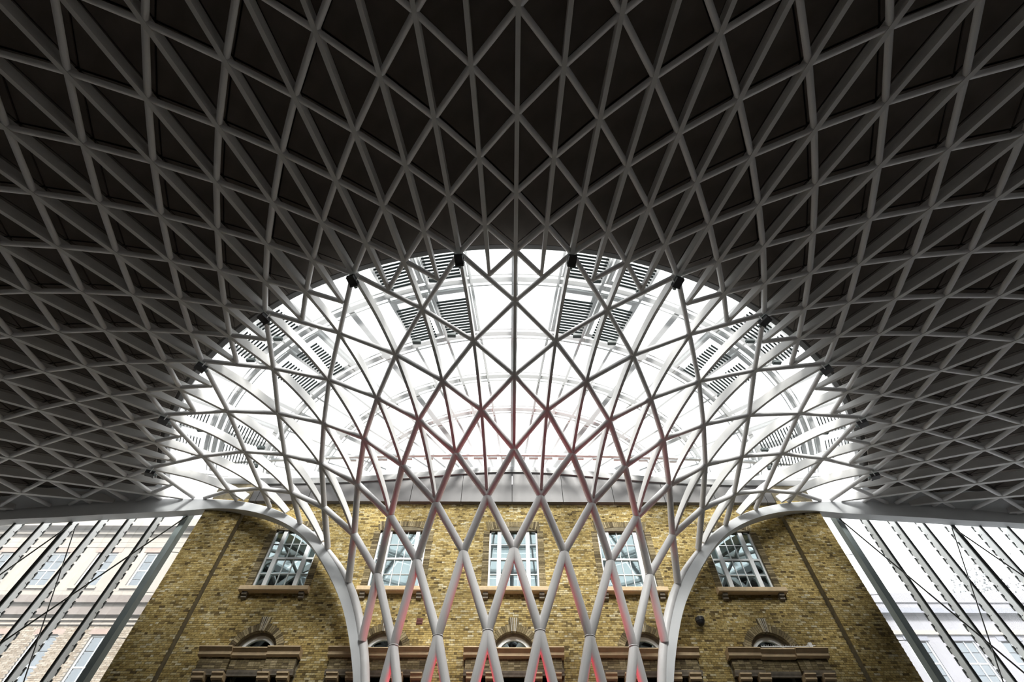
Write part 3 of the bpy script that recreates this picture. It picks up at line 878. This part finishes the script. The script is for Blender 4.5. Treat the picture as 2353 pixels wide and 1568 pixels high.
for i in range(14):                                                # ashlar courses above the string course
    box('stone_course', (-44, -15.2, YB - .03, YB + .01, 16.10 + .37 * i + .015, 16.10 + .37 * (i + 1)), 'palestone', eb) if not (16.5 < 16.10 + .37 * i < 19.3) else None
for nm, z0, z1, d, m in (('string_course', 15.62, 16.06, .35, 'cornice'), ('string_band', 15.40, 15.62, .15, 'palestone'), ('string_course', 14.95, 15.38, .25, 'cornice'), ('moulding', 14.70, 14.80, .10, 'palestone'), ('moulding', 14.45, 14.53, .10, 'palestone'), ('cornice', 20.75, 21.3, .55, 'palestone'), ('cornice', 20.35, 20.5, .2, 'palestone'), ('parapet', 21.3, 22.0, .1, 'palewall')):
    box(nm, (-44, -15.2, YB - d, YB + .3, z0, z1), m, eb)
for x in WX:
    for z0, z1 in ((16.72, 19.10), (10.6, 13.95)):
        f = MB().box(x - .68, x - .60, YB + .12, YB + .2, z0, z1).box(x + .60, x + .68, YB + .12, YB + .2, z0, z1).box(x - .6, x + .6, YB + .12, YB + .2, z1 - .1, z1).box(x - .6, x + .6, YB + .12, YB + .2, (z0 + z1) / 2 - .04, (z0 + z1) / 2 + .04).box(x - .02, x + .02, YB + .13, YB + .18, z0, z1).build('sash_window', 'sash', eb)
        for q in range(4):
            zz0 = z0 + (z1 - z0) * q / 4; zz1 = z0 + (z1 - z0) * (q + 1) / 4
            ubox('pane', (x - .6, x + .6, YB + .15, YB + .16, zz0 + .02, zz1 - .02), 'farglass', f)
        box('lintel', (x - .85, x + .85, YB - .02, YB + .1, z1, z1 + .30), 'redlintel', eb)
        box('sill', (x - .85, x + .85, YB - .12, YB + .1, z0 - .12, z0), 'palestone', eb)
box('back_wall', (-44, -15.2, YB + .9, YB + 1.2, -ZO, 21.3), 'room', eb)

ob_ = thing('brick_building', (36, 16, -ZO), 'faint pale building with flat parapet beyond the right screen', 'building')
YR = 16.0
WX2 = [31.2 + 3.6 * i for i in range(6)]
holes = [(x - .8, x + .8, 15.2, 18.3) for x in WX2] + [(x - .8, x + .8, 9.5, 13.0) for x in WX2]
xb = sorted(set([19, 60] + [h[0] for h in holes] + [h[1] for h in holes])); zb = sorted(set([-ZO, 21.2] + [h[2] for h in holes] + [h[3] for h in holes]))
lo = MB(); cells(xb, zb, holes, YR, YR + .5, lo); lo.build('front_wall', 'palewall', ob_)
for nm, z0, z1, d, m in (('parapet', 21.2, 22.0, .1, 'palewall'), ('cornice', 20.2, 20.6, .45, 'paleroof'), ('string_course', 18.7, 19.0, .15, 'palestone')): box(nm, (19, 60, YR - d, YR + .4, z0, z1), m, ob_)
for x in WX2:
    for z0, z1 in ((15.2, 18.3), (9.5, 13.0)):
        f = MB().box(x - .8, x - .7, YR + .1, YR + .2, z0, z1).box(x + .7, x + .8, YR + .1, YR + .2, z0, z1).box(x - .7, x + .7, YR + .1, YR + .2, (z0 + z1) / 2 - .05, (z0 + z1) / 2 + .05).box(x - .03, x + .03, YR + .1, YR + .2, z0, z1).build('sash_window', 'sash', ob_)
        for q in range(4): ubox('pane', (x - .7, x + .7, YR + .15, YR + .16, z0 + (z1 - z0) * q / 4 + .03, z0 + (z1 - z0) * (q + 1) / 4 - .03), 'farglass', f)
        box('lintel', (x - .95, x + .95, YR - .04, YR + .1, z1, z1 + .35), 'paleroof', ob_)
box('back_wall', (19, 60, YR + 1, YR + 1.2, -ZO, 21.2), 'room', ob_)

tr = thing('tree', (47, 24, -ZO), 'hazy leafy tree rising behind the faint building at the right frame edge', 'tree')
V, F = tube_geo((47, 24, -ZO), (47, 24, 21), .4, 10); mk('trunk', V, F, 'bark', tr)
lf = MB()
for i in range(2600):
    c = random.choice(((47, 24, 25), (44, 25, 23.5), (50, 24, 24), (46, 22, 22.5), (48.5, 25, 27)))
    p = Vector(c) + Vector((random.gauss(0, 1.5), random.gauss(0, 1.3), random.gauss(0, 1.2)))
    a = Vector((random.gauss(0, 1), random.gauss(0, 1), random.gauss(0, 1))).normalized(); b = a.orthogonal().normalized()
    q = a.cross(b); L = random.uniform(.16, .3)
    lf.add([tuple(p), tuple(p + b * L * .4 + q * L * .4), tuple(p + b * L), tuple(p + b * L * .4 - q * L * .4)], [(0, 1, 2), (0, 2, 3)])
lf.build('foliage', 'leafm', tr, kind='stuff')

# ------------------------------------------------------------------ labels of the setting
for i in range(5):
    tag(bpy.data.objects['window_%d' % (i + 1)], '%s of the five tall white sash windows with a stone sill in the brick wall' % WORD[i], 'window')
    tag(bpy.data.objects['window_%d' % (i + 6)], '%s of the five arched fanlights above a stone cornice at the wall foot' % WORD[i], 'window')
for nm, lab, cat in (('ceiling', 'dark triangular soffit panels between the ribs of the spreading roof', 'ceiling'), ('wall_back', 'yellow-brown stock brick wall of the old building behind the funnel', 'wall'),
                     ('trim_4', 'grey fascia panels with an arched top between brick wall and roof glass', 'fascia'), ('trim_1', 'grey metal rim strip nearest the glazed opening', 'trim'),
                     ('trim_2', 'grey metal rim strip second from the glazed opening', 'trim'), ('trim_3', 'grey metal rim strip furthest from the glazed opening', 'trim')):
    tag(bpy.data.objects[nm], lab, cat)
